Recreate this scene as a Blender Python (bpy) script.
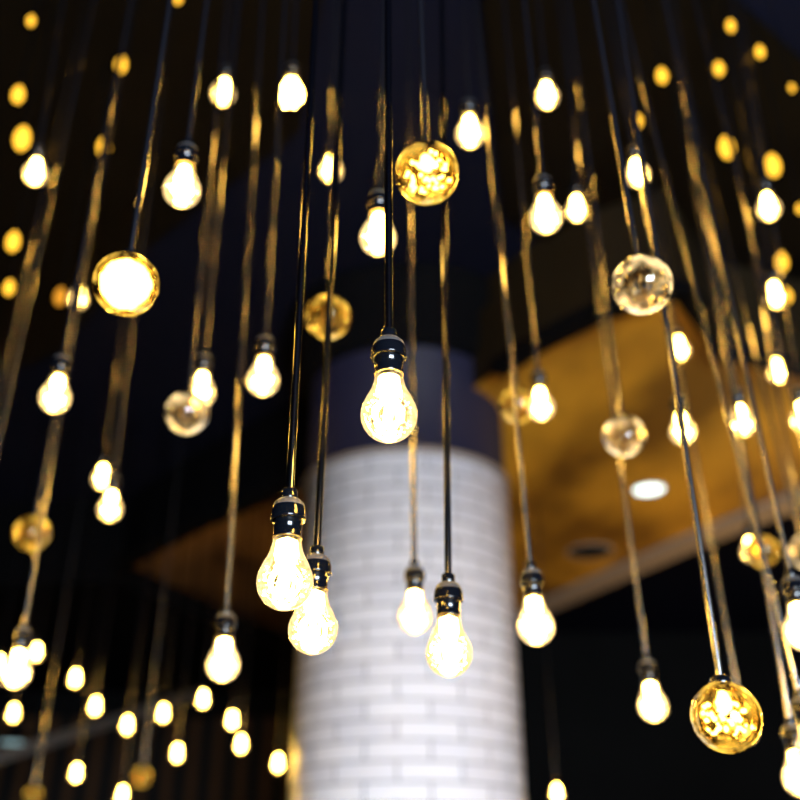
import bpy, bmesh, math, random
from mathutils import Vector, Matrix, noise
random.seed(7)
SC = bpy.context.scene
for o in list(bpy.data.objects):
    bpy.data.objects.remove(o)
COL = SC.collection

# ------------------------------------------------------------------ camera
F = 950.0                      # focal length in pixels of the 800 px frame
PITCH = math.radians(27.8)
CAM = Vector((0, 0, 1.6))
cd = bpy.data.cameras.new('camera'); cam = bpy.data.objects.new('camera', cd); COL.objects.link(cam)
cam.location = CAM; cam.rotation_euler = (math.radians(90) + PITCH, 0, 0)
cd.sensor_width = 36; cd.lens = F / 800 * 36; cd.clip_start = .05; cd.clip_end = 60
cd.dof.use_dof = True; cd.dof.focus_distance = 1.15; cd.dof.aperture_fstop = 2.0
cd.dof.aperture_blades = 0
SC.camera = cam
# ------------------------------------------------------------------ world, exposure, room light
w = bpy.data.worlds.new('world'); SC.world = w; w.use_nodes = True
bg = w.node_tree.nodes['Background']; bg.inputs[0].default_value = (.25, .4, 1, 1); bg.inputs[1].default_value = .006
SC.view_settings.view_transform = 'Standard'; SC.view_settings.look = 'None'
SC.view_settings.gamma = 1; SC.view_settings.exposure = 0.0; SC.view_settings.use_curve_mapping = False

def area_light(name, loc, target, sx, sy, power, col):
    l = bpy.data.lights.new(name, 'AREA'); l.shape = 'RECTANGLE'; l.size = sx; l.size_y = sy
    l.energy = power; l.color = col
    o = bpy.data.objects.new(name, l); COL.objects.link(o); o.location = loc
    o.rotation_euler = (Vector(target) - Vector(loc)).to_track_quat('-Z', 'Y').to_euler()
    return o
def point_light(name, loc, power, col, r=.08):
    l = bpy.data.lights.new(name, 'POINT'); l.energy = power; l.color = col; l.shadow_soft_size = r
    o = bpy.data.objects.new(name, l); COL.objects.link(o); o.location = loc
    return o
# daylight from the street windows behind and below the lens, front and right
area_light('window_daylight', (1.6, -3.4, 1.7), (0.0, 4.8, 2.4), 2.6, 1.6, 1000, (.70, .84, 1.0))
# unseen warm fill lights added beside the frame to brighten the soffits
WARM = (1.0, .58, .20)
for x, y, z, p in ((4.6, 5.2, 2.6, 110), (3.4, 7.0, 2.2, 80), (-2.8, 5.6, 2.2, 14), (-2.6, 3.0, 2.2, 4)):
    point_light('soffit_fill', (x, y, z), p, (1, .58, .16), .06)

# ------------------------------------------------------------------ pixel -> world
fwd = Vector((0, math.cos(PITCH), math.sin(PITCH))); up = Vector((0, -math.sin(PITCH), math.cos(PITCH)))
def ray(x, y): return fwd + Vector((1, 0, 0)) * ((x - 400) / F) + up * ((400 - y) / F)
def at(x, y, d): return CAM + ray(x, y) * d
def on_z(x, y, z):
    r = ray(x, y); return CAM + r * ((z - CAM.z) / r.z)
def on_y(x, y, Y):
    r = ray(x, y); return CAM + r * (Y / r.y)

# ------------------------------------------------------------------ materials
def newmat(n):
    m = bpy.data.materials.new(n); m.use_nodes = True
    nt = m.node_tree; return m, nt, nt.nodes['Principled BSDF'], nt.nodes['Material Output']
def plain(n, col, rough=.5, metal=0, coat=0, bump=0, scale=40, var=0, spec=.5):
    m, nt, b, out = newmat(n)
    b.inputs['Base Color'].default_value = (*col, 1); b.inputs['Roughness'].default_value = rough
    b.inputs['Metallic'].default_value = metal; b.inputs['Coat Weight'].default_value = coat
    b.inputs['Specular IOR Level'].default_value = spec
    tc = nt.nodes.new('ShaderNodeTexCoord'); nz = nt.nodes.new('ShaderNodeTexNoise')
    nz.inputs['Scale'].default_value = scale; nt.links.new(tc.outputs['Object'], nz.inputs['Vector'])
    if bump:
        bp = nt.nodes.new('ShaderNodeBump'); bp.inputs['Strength'].default_value = bump; bp.inputs['Distance'].default_value = .002
        nt.links.new(nz.outputs['Fac'], bp.inputs['Height']); nt.links.new(bp.outputs['Normal'], b.inputs['Normal'])
    if var:
        mx = nt.nodes.new('ShaderNodeMix'); mx.data_type = 'RGBA'
        mx.inputs[6].default_value = (*[c * (1 - var) for c in col], 1); mx.inputs[7].default_value = (*[min(1, c * (1 + var)) for c in col], 1)
        nt.links.new(nz.outputs['Fac'], mx.inputs[0]); nt.links.new(mx.outputs[2], b.inputs['Base Color'])
    return m
M_rod = plain('black_nickel_rod', (.40, .38, .38), .2, metal=1, bump=.08, scale=60)
M_roddark = plain('dimmed_nickel_rod', (.10, .10, .115), .17, metal=1, bump=.04, scale=60)  # same rod metal in a darker copy, painting weaker glints near and far
M_socket = plain('black_bakelite', (.002, .0025, .004), .12, coat=.1, spec=.4, bump=.06, scale=90)
M_dust = plain('dusty_dome', (.055, .048, .044), .42, bump=.2, scale=300, var=.5)
M_trim_gold = plain('aged_brass_ring', (.55, .36, .13), .3, metal=1)
M_dark = plain('black_paint', (.002, .002, .0025), .8, spec=.03)
M_roof = plain('navy_painted_ceiling', (.0045, .0052, .0125), .85, var=.25, scale=1.2, spec=.03)
M_roofbrown = plain('dark_brown_ceiling_panel', (.0045, .003, .0014), .7, var=.5, scale=1.4, spec=.04)
M_navy = plain('navy_painted_column_head', (.008, .008, .024), .6, var=.1, scale=2, spec=.2)
M_soffit = None
def make_soffit(name, a, b_, sc):
    m, nt, b, out = newmat(name)
    tc = nt.nodes.new('ShaderNodeTexCoord'); mp = nt.nodes.new('ShaderNodeMapping'); nz = nt.nodes.new('ShaderNodeTexNoise')
    mp.inputs['Scale'].default_value = (1.0, .55, 1); nz.inputs['Scale'].default_value = sc; nz.inputs['Detail'].default_value = 4
    rp = nt.nodes.new('ShaderNodeValToRGB'); rp.color_ramp.elements[0].position = .38; rp.color_ramp.elements[1].position = .62
    rp.color_ramp.elements[0].color = (*a, 1); rp.color_ramp.elements[1].color = (*b_, 1)
    nt.links.new(tc.outputs['Object'], mp.inputs[0]); nt.links.new(mp.outputs[0], nz.inputs[0]); nt.links.new(nz.outputs['Fac'], rp.inputs[0])
    nt.links.new(rp.outputs[0], b.inputs['Base Color']); b.inputs['Roughness'].default_value = .6; b.inputs['Specular IOR Level'].default_value = .2
    return m
M_soffit = make_soffit('stained_timber_soffit', (.16, .070, .006), (.58, .29, .022), 1.3)
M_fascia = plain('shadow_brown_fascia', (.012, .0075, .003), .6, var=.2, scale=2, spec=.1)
M_tan = plain('taupe_edge_trim', (.26, .20, .15), .6)
M_floor = plain('dark_timber_floor', (.03, .022, .016), .45, var=.4, scale=3)
M_wall = plain('charcoal_wall', (.004, .0045, .005), .8, var=.4, scale=1, spec=.04)
M_rail = plain('grey_purple_steel', (.006, .0055, .008), .5)

def slats():
    m, nt, b, out = newmat('dark_timber_slats')
    tc = nt.nodes.new('ShaderNodeTexCoord'); wv = nt.nodes.new('ShaderNodeTexWave'); wv.bands_direction = 'X'
    wv.inputs['Scale'].default_value = 1.1; wv.inputs['Distortion'].default_value = .6; wv.inputs['Detail'].default_value = 2
    rp = nt.nodes.new('ShaderNodeValToRGB'); rp.color_ramp.elements[0].position = .55; rp.color_ramp.elements[0].color = (.006, .006, .006, 1)
    rp.color_ramp.elements[1].color = (.06, .028, .010, 1)
    nt.links.new(tc.outputs['Object'], wv.inputs['Vector']); nt.links.new(wv.outputs['Fac'], rp.inputs[0]); nt.links.new(rp.outputs[0], b.inputs['Base Color'])
    b.inputs['Roughness'].default_value = .6; b.inputs['Specular IOR Level'].default_value = .1
    return m
M_slat = slats()

def tile_mat():
    m, nt, b, out = newmat('white_glazed_subway_tile')
    uv = nt.nodes.new('ShaderNodeUVMap'); br = nt.nodes.new('ShaderNodeTexBrick')
    br.inputs['Color1'].default_value = (.80, .80, .86, 1); br.inputs['Color2'].default_value = (.70, .70, .77, 1)
    br.inputs['Mortar'].default_value = (.09, .10, .13, 1); br.inputs['Scale'].default_value = 1
    br.inputs['Mortar Size'].default_value = .0036; br.inputs['Mortar Smooth'].default_value = .2
    br.inputs['Brick Width'].default_value = .2890; br.inputs['Row Height'].default_value = .084
    nt.links.new(uv.outputs[0], br.inputs['Vector']); nt.links.new(br.outputs['Color'], b.inputs['Base Color'])
    inv = nt.nodes.new('ShaderNodeMath'); inv.operation = 'SUBTRACT'; inv.inputs[0].default_value = 1
    nt.links.new(br.outputs['Fac'], inv.inputs[1])
    nz = nt.nodes.new('ShaderNodeTexNoise'); nz.inputs['Scale'].default_value = 9; nt.links.new(uv.outputs[0], nz.inputs['Vector'])
    ad = nt.nodes.new('ShaderNodeMath'); ad.operation = 'MULTIPLY_ADD'; ad.inputs[1].default_value = .5
    nt.links.new(nz.outputs['Fac'], ad.inputs[0]); nt.links.new(inv.outputs[0], ad.inputs[2])
    bp = nt.nodes.new('ShaderNodeBump'); bp.inputs['Strength'].default_value = .35; bp.inputs['Distance'].default_value = .004
    nt.links.new(ad.outputs[0], bp.inputs['Height']); nt.links.new(bp.outputs['Normal'], b.inputs['Normal'])
    b.inputs['Roughness'].default_value = .22
    return m
M_tile = tile_mat()

def emis(n, col, s):
    m = bpy.data.materials.new(n); m.use_nodes = True; nt = m.node_tree
    nt.nodes.remove(nt.nodes['Principled BSDF']); e = nt.nodes.new('ShaderNodeEmission')
    e.inputs[0].default_value = (*col, 1); e.inputs[1].default_value = s
    nt.links.new(e.outputs[0], nt.nodes['Material Output'].inputs[0]); return m
M_fil = emis('glowing_filament', (1, .64, .13), 130)
M_filsoft = emis('glowing_filament_in_globe', (1, .68, .15), 24)
M_down = emis('cool_downlight_lens', (.82, 1, .93), 3.2)
M_spot = emis('amber_reflection_glow', (1, .50, .035), 2.6)  # emission standing in for bulb reflections on the ceiling
M_spot2 = emis('dim_amber_reflection_glow', (1, .40, .03), 1.0)

def envelope(n, tint, glow, gcol, rough=.03):
    """clear bulb glass: see-through, shiny, with a speckled gold glow and brighter rim painted as emission"""
    m = bpy.data.materials.new(n); m.use_nodes = True; nt = m.node_tree; nt.nodes.remove(nt.nodes['Principled BSDF'])
    out = nt.nodes['Material Output']
    tr = nt.nodes.new('ShaderNodeBsdfTransparent'); tr.inputs[0].default_value = (*tint, 1)
    gl = nt.nodes.new('ShaderNodeBsdfGlossy'); gl.inputs['Roughness'].default_value = rough
    fr = nt.nodes.new('ShaderNodeFresnel'); fr.inputs[0].default_value = 1.5
    mx = nt.nodes.new('ShaderNodeMixShader'); nt.links.new(fr.outputs[0], mx.inputs[0]); nt.links.new(tr.outputs[0], mx.inputs[1]); nt.links.new(gl.outputs[0], mx.inputs[2])
    em = nt.nodes.new('ShaderNodeEmission'); em.inputs[0].default_value = (*gcol, 1)  # filament light caught in the glass, put in as emission
    tc = nt.nodes.new('ShaderNodeTexCoord'); nz = nt.nodes.new('ShaderNodeTexNoise'); nz.inputs['Scale'].default_value = 150; nz.inputs['Detail'].default_value = 3
    mr = nt.nodes.new('ShaderNodeMapRange'); mr.inputs[1].default_value = .4; mr.inputs[2].default_value = .62
    mr.inputs[3].default_value = glow * .2; mr.inputs[4].default_value = glow * 2.6
    nt.links.new(tc.outputs['Object'], nz.inputs['Vector']); nt.links.new(nz.outputs['Fac'], mr.inputs[0]); lw = nt.nodes.new('ShaderNodeLayerWeight'); lw.inputs[0].default_value = .35
    pw = nt.nodes.new('ShaderNodeMath'); pw.operation = 'MULTIPLY_ADD'; pw.inputs[1].default_value = glow * 1.6
    nt.links.new(lw.outputs['Facing'], pw.inputs[0]); nt.links.new(mr.outputs[0], pw.inputs[2]); nt.links.new(pw.outputs[0], em.inputs[1])
    ad = nt.nodes.new('ShaderNodeAddShader'); nt.links.new(mx.outputs[0], ad.inputs[0]); nt.links.new(em.outputs[0], ad.inputs[1])
    nt.links.new(ad.outputs[0], out.inputs[0]); return m
M_env = envelope('lit_bulb_glass', (.90, .80, .60), .20, (1, .70, .34))

def glass(n, col, bump, glow, gcol):  # rim emission paints lamplight caught in the globes, unlit ones too
    m, nt, b, out = newmat(n)
    nt.nodes.remove(b); g = nt.nodes.new('ShaderNodeBsdfGlass'); g.inputs['Color'].default_value = (*col, 1)
    g.inputs['Roughness'].default_value = .02; g.inputs['IOR'].default_value = 1.48
    tc = nt.nodes.new('ShaderNodeTexCoord'); nz = nt.nodes.new('ShaderNodeTexNoise'); nz.inputs['Scale'].default_value = 45
    bp = nt.nodes.new('ShaderNodeBump'); bp.inputs['Strength'].default_value = bump; bp.inputs['Distance'].default_value = .003
    nt.links.new(tc.outputs['Object'], nz.inputs[0]); nt.links.new(nz.outputs['Fac'], bp.inputs['Height']); nt.links.new(bp.outputs['Normal'], g.inputs['Normal'])
    em = nt.nodes.new('ShaderNodeEmission'); em.inputs[0].default_value = (*gcol, 1)
    lw = nt.nodes.new('ShaderNodeLayerWeight'); lw.inputs[0].default_value = .4
    n2 = nt.nodes.new('ShaderNodeTexNoise'); n2.inputs['Scale'].default_value = 38
    mr = nt.nodes.new('ShaderNodeMapRange'); mr.inputs[1].default_value = .45; mr.inputs[2].default_value = .62; mr.inputs[4].default_value = glow
    ml = nt.nodes.new('ShaderNodeMath'); ml.operation = 'MULTIPLY'
    nt.links.new(tc.outputs['Object'], n2.inputs[0]); nt.links.new(n2.outputs['Fac'], mr.inputs[0])
    nt.links.new(mr.outputs[0], ml.inputs[0]); nt.links.new(lw.outputs['Facing'], ml.inputs[1]); nt.links.new(ml.outputs[0], em.inputs[1])
    ad = nt.nodes.new('ShaderNodeAddShader'); nt.links.new(g.outputs[0], ad.inputs[0]); nt.links.new(em.outputs[0], ad.inputs[1])
    nt.links.new(ad.outputs[0], out.inputs[0]); return m
M_globe = glass('thick_amber_tinted_glass', (1, .90, .66), .35, 1.3, (1, .60, .08))
M_globec = glass('thick_clear_glass', (1, .96, .88), .35, 1.9, (1, .72, .34))

# ------------------------------------------------------------------ mesh helpers
def mesh_obj(name, bm, mat, parent=None, smooth=True):
    me = bpy.data.meshes.new(name); bm.to_mesh(me); bm.free(); me.materials.append(mat)
    if smooth:
        for p in me.polygons: p.use_smooth = True
    o = bpy.data.objects.new(name, me); COL.objects.link(o)
    if parent: o.parent = parent
    return o
def lathe(bm, prof, n=32):
    rings = []
    for r, z in prof:
        if r < 1e-6: rings.append([bm.verts.new((0, 0, z))])
        else: rings.append([bm.verts.new((r * math.cos(2 * math.pi * k / n), r * math.sin(2 * math.pi * k / n), z)) for k in range(n)])
    for a, b in zip(rings, rings[1:]):
        for k in range(n):
            k2 = (k + 1) % n
            if len(a) == 1 and len(b) == 1: continue
            if len(a) == 1: bm.faces.new((a[0], b[k2], b[k]))
            elif len(b) == 1: bm.faces.new((a[k], a[k2], b[0]))
            else: bm.faces.new((a[k], a[k2], b[k2], b[k]))
def tube(bm, pts, r, n=6):
    prev = None
    for i, p in enumerate(pts):
        t = (pts[min(i + 1, len(pts) - 1)] - pts[max(i - 1, 0)]).normalized()
        a = t.orthogonal().normalized() if prev is None else (prev[1] - t * prev[1].dot(t)).normalized()
        b = t.cross(a)
        ring = [bm.verts.new(p + (a * math.cos(2 * math.pi * k / n) + b * math.sin(2 * math.pi * k / n)) * r) for k in range(n)]
        if prev:
            for k in range(n): bm.faces.new((prev[0][k], prev[0][(k + 1) % n], ring[(k + 1) % n], ring[k]))
        else: bm.faces.new(ring[::-1])
        prev = (ring, a)
    bm.faces.new(prev[0])
def bead(bm, c, r, sub=1):
    bmesh.ops.create_icosphere(bm, subdivisions=sub, radius=r, matrix=Matrix.Translation(c))
def box(bm, c, s):
    bmesh.ops.create_cube(bm, size=1, matrix=Matrix.Translation(c) @ Matrix.Diagonal((*s, 1)))
def prism(name, pts, z0, z1, mat, kind=True, dark=None):
    bm = bmesh.new()
    a = [bm.verts.new((p[0], p[1], z0)) for p in pts]; b = [bm.verts.new((p[0], p[1], z1)) for p in pts]
    bm.faces.new(a[::-1]); bm.faces.new(b); n = len(pts)
    for k in range(n): bm.faces.new((a[k], a[(k + 1) % n], b[(k + 1) % n], b[k]))
    bmesh.ops.recalc_face_normals(bm, faces=bm.faces)
    o = mesh_obj(name, bm, mat, smooth=False)
    if dark:
        o.data.materials.append(dark)
        for p in o.data.polygons:
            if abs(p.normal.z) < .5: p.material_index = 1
    if kind: o['kind'] = 'structure'
    return o
def bar(bm, a, b, wd, ht):
    a = Vector(a); b = Vector(b); d = (b - a); s = d.cross(Vector((0, 0, 1))).normalized() * wd / 2; u = s.cross(d).normalized() * ht / 2
    v = [bm.verts.new(p + q) for p in (a, b) for q in (-s - u, s - u, s + u, -s + u)]
    for f in ((0, 1, 2, 3), (7, 6, 5, 4), (0, 4, 5, 1), (1, 5, 6, 2), (2, 6, 7, 3), (3, 7, 4, 0)): bm.faces.new([v[i] for i in f])
    bmesh.ops.recalc_face_normals(bm, faces=bm.faces)

# ------------------------------------------------------------------ the room
ROOF = 4.6        # main ceiling
SOF = 4.0         # dropped soffits
X0, X1, Y0, Y1 = -7.5, 7.5, -4.5, 12.0
def slab(name, x0, x1, y0, y1, z0, z1, mat):
    return prism(name, [(x0, y0), (x1, y0), (x1, y1), (x0, y1)], z0, z1, mat)
slab('floor', X0, X1, Y0, Y1, -.1, 0, M_floor)
slab('ceiling', X0, X1, Y0, Y1, ROOF, ROOF + .1, M_roof)
slab('wall_back', X0, X1, Y1, Y1 + .1, 0, ROOF, M_wall)
slab('wall_front', X0, X1, Y0 - .1, Y0, 0, ROOF, M_wall)
slab('wall_left', X0 - .1, X0, Y0, Y1, 0, ROOF, M_wall)
slab('wall_right', X1, X1 + .1, Y0, Y1, 0, ROOF, M_wall)
# slatted timber lining on the left of the far wall
slab('trim_1', -7.4, -.9, 11.85, 11.97, 0, 3.55, M_slat)
# dark brown panels let into the ceiling, left and right
PZ = ROOF
def poly(px, z): return [on_z(x, y, z) for x, y in px]
prism('ceiling_panel_left', poly([(-140, -40), (330, -40), (300, 130), (150, 245), (60, 350), (-160, 440)], PZ - .03), PZ - .03, PZ, M_roofbrown)
prism('ceiling_panel_right', poly([(480, -40), (690, -40), (920, 170), (920, 330), (700, 330), (505, 215)], PZ - .03), PZ - .03, PZ, M_roofbrown)

# dropped soffits, brown timber below, dim fascia towards the lens
RS = [(418, 428), (497, 371), (540, 343), (602, 311), (682, 289), (722, 352), (800, 368), (960, 400), (960, 428), (800, 490), (700, 530), (600, 575), (520, 612), (418, 640)]
RSw = poly(RS, SOF)
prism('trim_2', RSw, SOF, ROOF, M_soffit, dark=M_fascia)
LS = [(388, 425), (300, 478), (200, 521), (124, 563), (205, 600), (300, 640), (388, 660)]
prism('trim_3', poly(LS, SOF), SOF, ROOF, make_soffit('dim_timber_soffit', (.05, .022, .006), (.17, .085, .025), 1.3), dark=M_dark)  # dimmer light on the left is put into this darker timber
def edge_strip(name, px, mat, wd, ht, dz):
    bm = bmesh.new(); P = [on_z(x, y, SOF) + Vector((0, 0, dz)) for x, y in px]
    for a, b in zip(P, P[1:]): bar(bm, a, b, wd, ht)
    o = mesh_obj(name, bm, mat, smooth=False); o['kind'] = 'structure'; return o
edge_strip('trim_4', [(497, 366), (540, 338), (602, 306), (682, 284), (724, 347), (800, 363), (960, 395)], M_dark, .09, .07, -.02)
edge_strip('trim_5', [(520, 616), (600, 580), (700, 536), (800, 496), (960, 434)], M_tan, .26, .05, -.01)
edge_strip('trim_6', [(300, 473), (200, 516), (118, 560)], M_dark, .12, .10, -.03)
# black bulkhead beyond each soffit
prism('trim_7', [on_z(118, 566, SOF), on_z(300, 650, SOF), on_z(395, 690, SOF), Vector((-.2, 11.8, 0)), Vector((-7.3, 11.8, 0)), Vector((-7.3, 8.2, 0))], SOF - .12, ROOF, M_dark)

# tiled column
CX, CY, CR = .033, 4.82, .552
bm = bmesh.new(); n = 96; zt = 3.585
uvl = bm.loops.layers.uv.new('UVMap')
lo = [bm.verts.new((CR * math.cos(2 * math.pi * k / n), CR * math.sin(2 * math.pi * k / n), 0)) for k in range(n)]
hi = [bm.verts.new((v.co.x, v.co.y, zt)) for v in lo]
for k in range(n):
    f = bm.faces.new((lo[k], lo[(k + 1) % n], hi[(k + 1) % n], hi[k]))
    us = (k, k + 1, k + 1, k); vs = (0, 0, zt, zt)
    for l, a, b in zip(f.loops, us, vs): l[uvl].uv = (a / n * 2 * math.pi * CR + .045, b + .057)
bm.faces.new(hi)
col = bpy.data.objects.new('tiled_column', None); COL.objects.link(col); col.location = (CX, CY, 0)
col['label'] = 'round column clad in white glazed subway tile below a navy head'; col['category'] = 'column'
mesh_obj('tile_shaft', bm, M_tile, col)
bm = bmesh.new(); lathe(bm, [(CR + .012, zt - .02), (CR + .012, zt + .004), (CR - .004, zt + .006), (CR - .004, zt)], 96)
mesh_obj('tile_edge', bm, M_tan, col)
bm = bmesh.new(); lathe(bm, [(0, zt + .002), (CR - .012, zt + .002), (CR - .012, ROOF - .002)], 96); mesh_obj('column_head', bm, M_navy, col)['label'] = 'navy painted upper part of the column'
bm = bmesh.new(); lathe(bm, [(CR - .012, 4.18), (CR + .05, 4.20), (CR + .07, 4.42), (CR + .16, 4.46), (CR + .16, ROOF - .002)], 96); mesh_obj('head_collar', bm, M_dark, col)['label'] = 'black ring collar against the ceiling'

# handrail, lower left
bm = bmesh.new(); bar(bm, at(-60, 776, 7.2), at(205, 692, 8.6), .07, .09); o = mesh_obj('handrail', bm, M_rail, smooth=False)
o['label'] = 'grey sloping rail behind the small distant bulbs at lower left'; o['category'] = 'rail'

# recessed downlights
def downlight(x, y, z, r, label, cat='downlight'):
    p = on_z(x, y, z); t = bpy.data.objects.new('downlight', None); COL.objects.link(t); t.location = (p.x, p.y, z)
    t['label'] = label; t['category'] = cat
    bm = bmesh.new(); lathe(bm, [(r * 1.0, -.004), (r * 1.12, -.012), (r * 1.16, -.001)], 40); mesh_obj('bezel', bm, M_tan, t)
    return t
t = downlight(649, 489, SOF, .095, 'round cool white downlight recessed in the brown timber soffit')
bm = bmesh.new(); lathe(bm, [(0, -.012), (.07, -.009), (.095, -.004)], 40); mesh_obj('lens', bm, M_down, t)
t = downlight(590, 551, SOF, .16, 'unlit dark round fitting in the brown soffit right of the column', 'ceiling fitting')
bm = bmesh.new(); lathe(bm, [(0, -.006), (.10, -.008), (.16, -.004)], 40); mesh_obj('dark_grille', bm, M_dark, t)
t = downlight(12, 742, 3.0, .115, 'small pale cool light low at the far left edge', 'downlight')
bm = bmesh.new(); lathe(bm, [(0, -.012), (.08, -.009), (.115, -.004)], 32); mesh_obj('lens', bm, emis('pale_downlight_lens', (.5, .8, .85), .9), t)
bm = bmesh.new(); lathe(bm, [(.012, 0), (.012, ROOF - 3.0)], 12); lathe(bm, [(0, 0), (.11, 0), (.11, .08), (0, .08)], 32); mesh_obj('housing', bm, M_dark, t)

# ------------------------------------------------------------------ pendant parts (local z is up the rod, 0 = centre of the round of the bulb)
R = .0325
prof = [(0, -R)]
for k in range(1, 13):
    a = -math.pi / 2 + k * math.radians(118) / 12
    prof.append((R * math.cos(a), R * math.sin(a)))
prof += [(.0262, .0215), (.0226, .0282), (.0196, .0350), (.0176, .0425), (.0163, .0500), (.0158, .0560)]
def make_bulb_mesh():
    bm = bmesh.new(); lathe(bm, prof, 40); return bm
def fil_detailed():
    bm = bmesh.new()
    lathe(bm, [(0, .014), (.007, .017), (.0130, .026), (.0138, .034), (.0125, .048), (0, .054)], 14)
    tube(bm, [Vector((0, 0, .018)), Vector((0, 0, -.010))], .0022, 8)
    for k in range(13):
        a = 2 * math.pi * k / 13 + random.uniform(-.12, .12); ex = random.uniform(.015, .020); zb = random.uniform(-.020, -.010)
        d = Vector((math.cos(a), math.sin(a), 0))
        pts = [Vector((0, 0, .017)), d * ex * .55 + Vector((0, 0, .016)), d * ex + Vector((0, 0, .004)), d * ex * .95 + Vector((0, 0, zb * .5)), d * ex * .5 + Vector((0, 0, zb)), Vector((0, 0, zb * .7))]
        tube(bm, pts, random.uniform(.0010, .0017), 5)
    for k in range(90):
        v = Vector((random.gauss(0, 1), random.gauss(0, 1), random.gauss(-.2, 1))).normalized() * random.uniform(.022, .0295)
        bead(bm, v, random.uniform(.0005, .0011), 1)
    return bm
def fil_simple():
    bm = bmesh.new()
    lathe(bm, [(0, .014), (.009, .018), (.0125, .028), (.0125, .040), (.009, .051), (0, .054)], 12)
    for k in range(7):
        a = 2 * math.pi * k / 7; ex = .0155
        bead(bm, Vector((math.cos(a) * .0125, math.sin(a) * .0125, random.uniform(-.006, .003))), .0085, 1)
    bead(bm, Vector((0, 0, -.013)), .010, 1)
    for k in range(9):
        v = Vector((random.gauss(0, 1), random.gauss(0, 1), random.gauss(-.3, 1))).normalized() * .027
        bead(bm, v, .0013, 1)
    return bm
def fil_beaded():
    bm = bmesh.new()
    for k in range(46):
        u = k / 45; z = .049 - .073 * u; r = .008 + .019 * math.sin(min(1, u * 1.15) * math.pi * .62)
        a = k * 2.4; bead(bm, Vector((r * math.cos(a), r * math.sin(a), z)), .0042, 1)
    return bm
def fil_globe():
    bm = bmesh.new()
    for k in range(44):
        a = 2 * math.pi * k / 22; e = .024 + random.uniform(-.010, .009); d = Vector((math.cos(a), math.sin(a), 0))
        bead(bm, d * e + Vector((0, 0, random.uniform(-.024, .016))), .0036, 1)
    lathe(bm, [(0, .002), (.009, .008), (.012, .020), (.006, .034), (0, .036)], 12)
    return bm
def fil_globe_big():
    bm = bmesh.new()
    lathe(bm, [(0, -.038), (.018, -.034), (.033, -.018), (.038, 0), (.033, .018), (.018, .034), (0, .038)], 16)
    return bm
def wires_dim():
    bm = bmesh.new()
    tube(bm, [Vector((0, 0, .042)), Vector((0, 0, .005))], .002, 6)
    for k in range(9):
        a = 2 * math.pi * k / 9; d = Vector((math.cos(a), math.sin(a), 0))
        tube(bm, [Vector((0, 0, .03)), d * .018 + Vector((0, 0, .012)), d * .022 + Vector((0, 0, -.008)), d * .008 + Vector((0, 0, -.018))], .0009, 5)
        bead(bm, d * .022 + Vector((0, 0, -.006)), .003, 1)
    return bm
GR = .0475
def globe_bm():
    bm = bmesh.new()
    bmesh.ops.create_uvsphere(bm, u_segments=40, v_segments=24, radius=GR)
    inner = bmesh.ops.create_uvsphere(bm, u_segments=40, v_segments=24, radius=GR * .86)['verts']
    fs = {f for v in inner for f in v.link_faces}
    bmesh.ops.reverse_faces(bm, faces=list(fs))
    return bm
def rod_bm():   # one metre, scaled to length
    bm = bmesh.new(); lathe(bm, [(.0052, 0), (.0052, 1)], 16); return bm
def barrel_bm():
    bm = bmesh.new(); lathe(bm, [(.0140, .0525), (.0170, .0520), (.0174, .0535), (.0166, .0550), (.0166, .0755), (.0195, .0765)], 36); return bm
def dome_bm():
    bm = bmesh.new(); lathe(bm, [(.0180, .0735), (.0206, .0735), (.0213, .0760), (.0207, .0785), (.0207, .0825), (.0200, .0880), (.0175, .0945), (.0130, .0990), (.0080, .1005)], 36); return bm
def dome_top_bm():
    bm = bmesh.new(); lathe(bm, [(.0192, .0905), (.0178, .0952), (.0133, .0998), (.0083, .1012)], 36); return bm
def collar_bm():
    bm = bmesh.new(); lathe(bm, [(.0085, .0985), (.0096, .1005), (.0096, .1120), (.0082, .1135), (.0052, .1138)], 28); return bm
def ring_bm():
    bm = bmesh.new(); lathe(bm, [(.0163, .0515), (.0172, .0510), (.0172, .0526), (.0163, .0526)], 32); return bm
def cap_bm():
    bm = bmesh.new(); lathe(bm, [(0, .040), (.013, .040), (.0150, .0455), (.0145, .0520), (.0090, .0560), (.0052, .0565)], 32); return bm
def spot_bm():
    bm = bmesh.new(); lathe(bm, [(0, -.020), (.008, -.018), (.0145, -.010), (.0165, 0), (.0150, .009), (.0095, .018), (.0060, .024)], 20); return bm

ME = {}
def shared(key, fn, mat):
    if key not in ME:
        bm = fn(); me = bpy.data.meshes.new(key); bm.to_mesh(me); bm.free(); me.materials.append(mat)
        for p in me.polygons: p.use_smooth = True
        ME[key] = me
    return ME[key]
def part(name, key, fn, mat, parent):
    o = bpy.data.objects.new(name, shared(key, fn, mat)); COL.objects.link(o); o.parent = parent; return o

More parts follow.
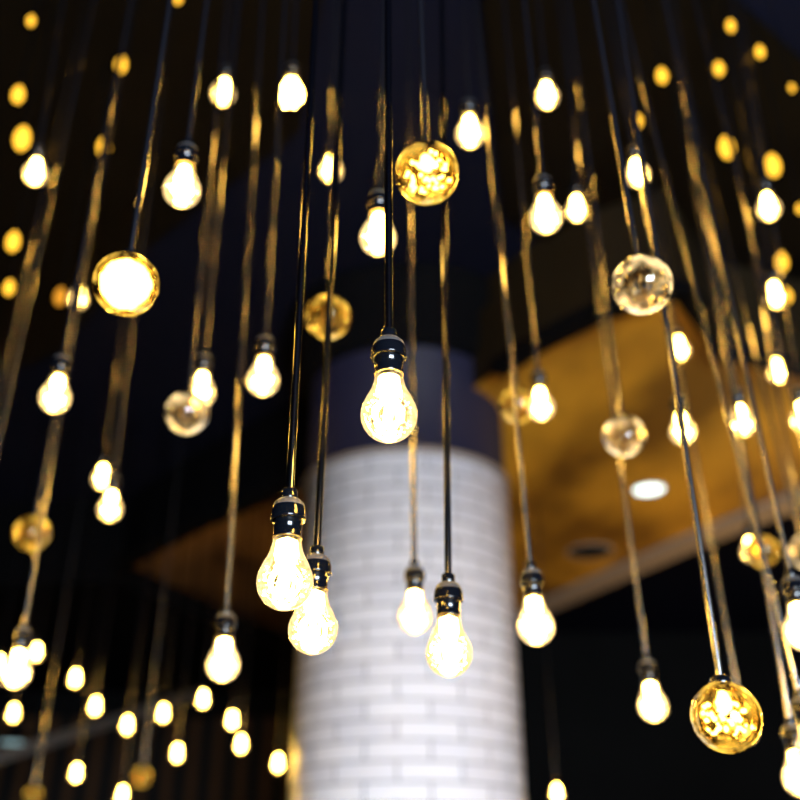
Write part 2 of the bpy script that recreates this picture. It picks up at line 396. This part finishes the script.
def roof_at(p):
    """height of whatever ceiling is over this spot"""
    def inside(P):
        c = False; n = len(P)
        for i in range(n):
            a, b = P[i], P[(i + 1) % n]
            if (a.y > p.y) != (b.y > p.y) and p.x < (b.x - a.x) * (p.y - a.y) / (b.y - a.y) + a.x: c = not c
        return c
    for P, z in ((RSw, SOF), (poly(LS, SOF), SOF)):
        if inside(P): return z
    if p.y > 6.9 and p.x < 0: return SOF - .12
    return ROOF - .03
def root(name, C, top, label, cat, group, rr):
    z = Vector((0, 0, 1))
    if top:
        T = on_y(top[0], top[1], C.y); z = (T - C).normalized()
        if z.z < 0: z = -z
    o = bpy.data.objects.new(name, None); COL.objects.link(o)
    x = Vector((1, 0, 0)); x = (x - z * x.dot(z)).normalized(); y = z.cross(x)
    m = Matrix((x, y, z)).transposed().to_4x4(); spin = Matrix.Rotation(random.uniform(0, 6.28), 4, 'Z')
    m = m @ spin; m.translation = C; o.matrix_world = m
    o['label'] = label; o['category'] = cat
    if group: o['group'] = group
    L = (roof_at(C + z * (ROOF - C.z)) - C.z) / z.z
    return o, L
def add_rod(t, z0, L, dark=False):
    r = part('rod', 'rod_dark' if dark else 'rod', rod_bm, M_roddark if dark else M_rod, t); r.location = (0, 0, z0); r.scale = (1, 1, L - z0); return r

def pendant(x, yb, w_, top, label, kind='simple', group='glass bulb pendants', d=None):
    if d is None: d = min(3.4, 42.4 / (w_ - 16.9))
    C = at(x, yb - w_ / 2, d)
    t, L = root('bulb_pendant', C, top, label, 'pendant light', group, R)
    add_rod(t, .104, L, d < 1.5 or d > 4)
    s = part('socket', 'socket_barrel', barrel_bm, M_socket, t)
    part('socket_cap', 'socket_cap', dome_bm, M_socket, s)
    if d < 3: part('dusty_cap_top', 'cap_top', dome_top_bm, M_dust, s)['label'] = 'dusty grey top of the cap'
    part('collar', 'collar', collar_bm, M_socket, s)
    if d < 2: part('rim_ring', 'rim_ring', ring_bm, M_trim_gold, s)['label'] = 'thin brass ring at the mouth of the socket'
    g = part('glass_bulb', 'glass_bulb', make_bulb_mesh, M_env, t)
    if kind == 'near': part('filament', 'fil_near%d' % random.randint(0, 2), fil_detailed, M_fil, g)
    elif kind == 'beaded': part('filament', 'fil_bead', fil_beaded, M_fil, g)
    else: part('filament', 'fil_simple%d' % random.randint(0, 2), fil_simple, M_fil, g)
    return t
def globe(x, yc, w_, top, label, kind='dim', d=None):
    if d is None: d = min(3.4, 70.9 / (w_ - 16.9))
    C = at(x, yc, d)
    t, L = root('globe_pendant', C, top, label, 'pendant light', 'glass globe pendants', GR)
    add_rod(t, .055, L)
    part('cap', 'globe_cap', cap_bm, M_socket, t)
    g = part('glass_globe', 'globe_' + ('c' if kind == 'clear' else 'a'), globe_bm, M_globec if kind == 'clear' else M_globe, t)
    if kind == 'lit': part('filament', 'fil_globe', fil_globe, M_filsoft, g)
    elif kind == 'bright': part('filament', 'fil_globe_big', fil_globe_big, M_filsoft, g)
    else: part('filament', 'wires_dim', wires_dim, M_trim_gold, g)
    return t
def reflection_spot(x, y, w_, label, dim=False, d=3.3):  # added glowing blob on a cord, standing in for a ceiling reflection
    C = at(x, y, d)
    t, L = root('amber_reflection', C, None, label, 'reflection', 'amber reflection spots', .02)
    r = part('added_cord', 'spot_cord', lambda: (lambda b: (lathe(b, [(.002, 0), (.002, 1)], 8), b)[1])(bmesh.new()), M_dark, t)
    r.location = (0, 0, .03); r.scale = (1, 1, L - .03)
    s = part('added_holder', 'spot_holder', lambda: (lambda b: (lathe(b, [(.006, .023), (.008, .022), (.008, .033), (.002, .036)], 16), b)[1])(bmesh.new()), M_dark, t)
    b = part('reflection_blob', 'spot_dim' if dim else 'reflection_spot', spot_bm, M_spot2 if dim else M_spot, t)
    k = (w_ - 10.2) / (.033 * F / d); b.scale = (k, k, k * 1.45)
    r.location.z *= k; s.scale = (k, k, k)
    return t

# ------------------------------------------------------------------ the lamps: x, bottom y, width in the photograph, a point higher up the rod
pendant(389, 443, 56, (388, 0), 'clear bulb pendant in sharp focus, hanging alone just above the top of the tiled column', 'near')
pendant(285, 610, 56, (316, 0), 'sharp clear bulb pendant at the column left edge, upper one of two touching', 'near')
pendant(313, 655, 51, (345, 0), 'sharp clear bulb pendant before the left of the tiled column, lower one of two touching', 'near')
pendant(449, 678, 49, (442, 0), 'lowest sharp bulb pendant in front of the middle of the tiled column', 'near')
pendant(415, 637, 40, (408, 0), 'slightly blurred bulb pendant before the column, just left of the lowest sharp bulb there', 'near')
pendant(536, 648, 43, (503, 280), 'bulb pendant hanging just outside the right edge of the tiled column', 'near')
pendant(223, 685, 40, (248, 250), 'bulb pendant on a long golden lit rod, hanging low left of the tiled column', 'near')
pendant(16, 692, 37, (60, 415), 'large bulb pendant at the lower left edge, biggest among the small distant bulbs', 'near')
pendant(653, 725, 37, (597, 290), 'bulb pendant hanging low left of the big low glass globe at right', 'near')
pendant(745, 748, 34, (700, 480), 'bulb pendant mostly hidden behind the big low glass globe at right')
pendant(803, 653, 42, (752, 400), 'bulb pendant with black socket cut by the right edge, upper of two there', 'near')
pendant(800, 799, 40, (757, 530), 'bulb pendant cut by the right edge at the bottom corner', 'near')
pendant(35, 190, 32, (60, 20), 'bulb pendant high at the far left, just under two amber spots')
pendant(223, 111, 34, (236, 0), 'bulb pendant near the top, first one left of the knobbly beaded bulb', d=2.7)
pendant(291, 111, 34, (296, 0), 'knobbly bulb pendant packed with bright beads near the top', 'beaded')
pendant(182, 211, 42, (207, 0), 'large bright bulb pendant at upper left with a golden lit rod above its black socket')
pendant(331, 187, 32, (339, 0), 'bulb pendant split by a dark rod in front, above the glass globe left of centre')
pendant(378, 259, 42, (384, 0), 'bulb pendant partly behind the rod of the centre sharp bulb')
pendant(470, 152, 36, (463, 0), 'bulb pendant just right of the golden glass globe at top centre')
pendant(547, 113, 32, (538, 0), 'bulb pendant at top right of centre, above a touching pair of bulbs')
pendant(546, 237, 39, (524, 0), 'left and larger bulb of the touching pair at upper right of centre')
pendant(577, 226, 31, (566, 0), 'right and smaller bulb of the touching pair at upper right of centre')
pendant(638, 191, 32, (610, 30), 'bulb pendant directly above the clear glass globe at upper right')
pendant(769, 225, 32, (735, 20), 'bulb pendant at the upper right, just below an amber spot')
pendant(776, 313, 31, (742, 120), 'bulb pendant near the right edge overlapping an amber spot behind it')
pendant(778, 388, 29, (744, 200), 'bulb pendant right of the dark beam corner, third down along the right side')
pendant(680, 363, 25, (655, 200), 'narrow looking bulb pendant just below right of the clear glass globe')
pendant(742, 441, 34, (717, 270), 'bulb pendant before the brown soffit with its black socket against the timber')
pendant(803, 436, 32, (776, 240), 'bulb pendant cut by the right edge in front of the brown soffit', d=2.65)
pendant(683, 449, 34, (655, 262), 'bulb pendant before the brown soffit, above right of the cool white downlight')
pendant(541, 425, 35, (522, 200), 'bulb pendant overlapping the glass globe right of the navy column head')
pendant(263, 400, 39, (276, 160), 'bulb pendant left of centre, its rod beside another long golden rod')
pendant(201, 411, 36, (216, 240), 'bulb pendant overlapping the top of the glass globe left of centre')
pendant(55, 417, 38, (97, 180), 'bulb pendant at left, hanging above the dim glass globe near the left edge')
pendant(102, 494, 29, (133, 240), 'upper and smaller bulb of the touching pair at left')
pendant(110, 526, 33, (145, 230), 'lower and larger bulb of the touching pair at left')
pendant(78, 314, 29, (100, 150), 'bulb pendant crossed by a golden rod, just left of the bright white globe')
pendant(751, 566, 27, (720, 300), 'bulb pendant overlapping the left of the amber globe near the right edge')
pendant(-40, 640, 36, (8, 400), 'pendant whose golden rod alone shows, crossing the left edge below the amber spots', d=2.1)
pendant(-34, 560, 32, (22, 290), 'pendant whose rod alone shows, outermost golden line at the upper left edge', d=2.5)
pendant(838, 600, 34, (788, 380), 'pendant whose reddish rod alone shows beside the cut-off bulb at the right edge', d=2.2)
pendant(815, 772, 34, (775, 600), 'pendant whose blue-lit rod alone shows at the right edge below the cut-off bulb', d=1.7)
pendant(835, 690, 30, (784, 470), 'pendant whose golden rod alone shows, before the right end of the brown soffit', d=2.6)

globe(427, 173, 67, (420, 0), 'golden sparkling glass globe pendant at the top centre', 'lit')
globe(126, 284, 68, (150, 130), 'glass globe pendant at left glowing almost white', 'bright')
globe(642, 285, 64, (612, 110), 'clear glass globe pendant with a dark middle at the upper right', 'clear')
globe(328, 317, 53, (334, 60), 'amber glass globe pendant crossed by two dark rods left of centre')
globe(187, 413, 51, (203, 250), 'clear glass globe pendant behind a bulb left of centre', 'clear')
globe(726, 717, 71, (690, 480), 'big glass globe pendant low at the right with lit beads inside', 'lit')
globe(518, 405, 46, (490, 160), 'pale glass globe pendant half behind a bulb, right of the navy column head')
globe(624, 436, 50, (604, 280), 'pale glass globe pendant crossed by a rod before the brown soffit', 'clear')
globe(32, 533, 45, (72, 330), 'dim glass globe pendant crossed by a rod near the left edge')
globe(762, 551, 42, (720, 330), 'amber glass globe pendant near the right edge behind a small bulb')
globe(806, 552, 40, (770, 350), 'glass globe pendant cut by the right edge beside a black socket', 'clear', d=2.7)
globe(142, 777, 30, None, 'dark little distant globe pendant low at left below the row of small bulbs', d=5.0)
globe(33, 795, 27, None, 'dark little distant globe pendant cut by the bottom edge at far left', d=5.6)

FAR = 'small distant bulb pendants'
for x, yb, lab in (
    (36, 665, 'small distant bulb touching the right shoulder of the large bulb at the lower left edge'),
    (75, 691, 'small distant bulb, upper left start of the line sloping down at lower left'),
    (95, 719, 'small distant bulb, second in the line sloping down at lower left'),
    (127, 738, 'small distant bulb, lowest of the sloping line, just above the grey rail'),
    (163, 726, 'small distant bulb right of the lowest one of the sloping line'),
    (203, 712, 'small distant bulb just below left of the bulb on the long golden rod'),
    (232, 733, 'upper small distant bulb of the close pair left of the tiled column'),
    (241, 757, 'lower small distant bulb of the close pair left of the tiled column'),
    (278, 776, 'small distant bulb nearest the left edge of the tiled column'),
    (177, 766, 'small distant bulb up and right of the dark little globe'),
    (76, 786, 'small distant bulb under the grey rail at lower left'),
    (13, 726, 'small distant bulb at the left edge above the pale cool light'),
    (122, 808, 'small distant bulb cut by the bottom edge left of the dark little globe'),
    (-2, 676, 'small distant bulb cut by the left edge beside the large low bulb'),
    (557, 806, 'small distant bulb cut by the bottom edge right of the tiled column')):
    pendant(x, yb, 21.5, None, lab, 'simple', FAR, d=5.7)

for x, y, w_, lab in (  # bulb reflections in the glossy ceiling, modelled as glowing blobs
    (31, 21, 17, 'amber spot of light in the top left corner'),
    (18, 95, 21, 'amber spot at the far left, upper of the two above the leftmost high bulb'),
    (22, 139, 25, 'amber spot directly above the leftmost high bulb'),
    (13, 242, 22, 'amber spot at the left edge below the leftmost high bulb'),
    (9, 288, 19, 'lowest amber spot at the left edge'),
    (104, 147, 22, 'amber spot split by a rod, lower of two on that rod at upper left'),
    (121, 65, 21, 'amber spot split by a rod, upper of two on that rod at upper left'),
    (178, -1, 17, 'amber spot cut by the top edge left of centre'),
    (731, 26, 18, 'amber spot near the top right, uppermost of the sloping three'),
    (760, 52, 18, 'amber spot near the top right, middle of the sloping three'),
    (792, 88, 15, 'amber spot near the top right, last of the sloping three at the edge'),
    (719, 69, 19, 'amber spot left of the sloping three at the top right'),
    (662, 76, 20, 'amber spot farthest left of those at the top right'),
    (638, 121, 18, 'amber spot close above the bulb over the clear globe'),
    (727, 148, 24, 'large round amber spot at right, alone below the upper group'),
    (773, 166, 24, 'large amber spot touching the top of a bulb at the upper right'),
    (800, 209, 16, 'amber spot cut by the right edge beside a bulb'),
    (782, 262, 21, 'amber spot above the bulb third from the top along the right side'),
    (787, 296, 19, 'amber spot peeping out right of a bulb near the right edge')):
    reflection_spot(x, y, w_, lab, d=3.1 if x == 121 else 3.3)
reflection_spot(60, 297, 21, 'dim amber blur left of the bulb crossed by a golden rod', True)
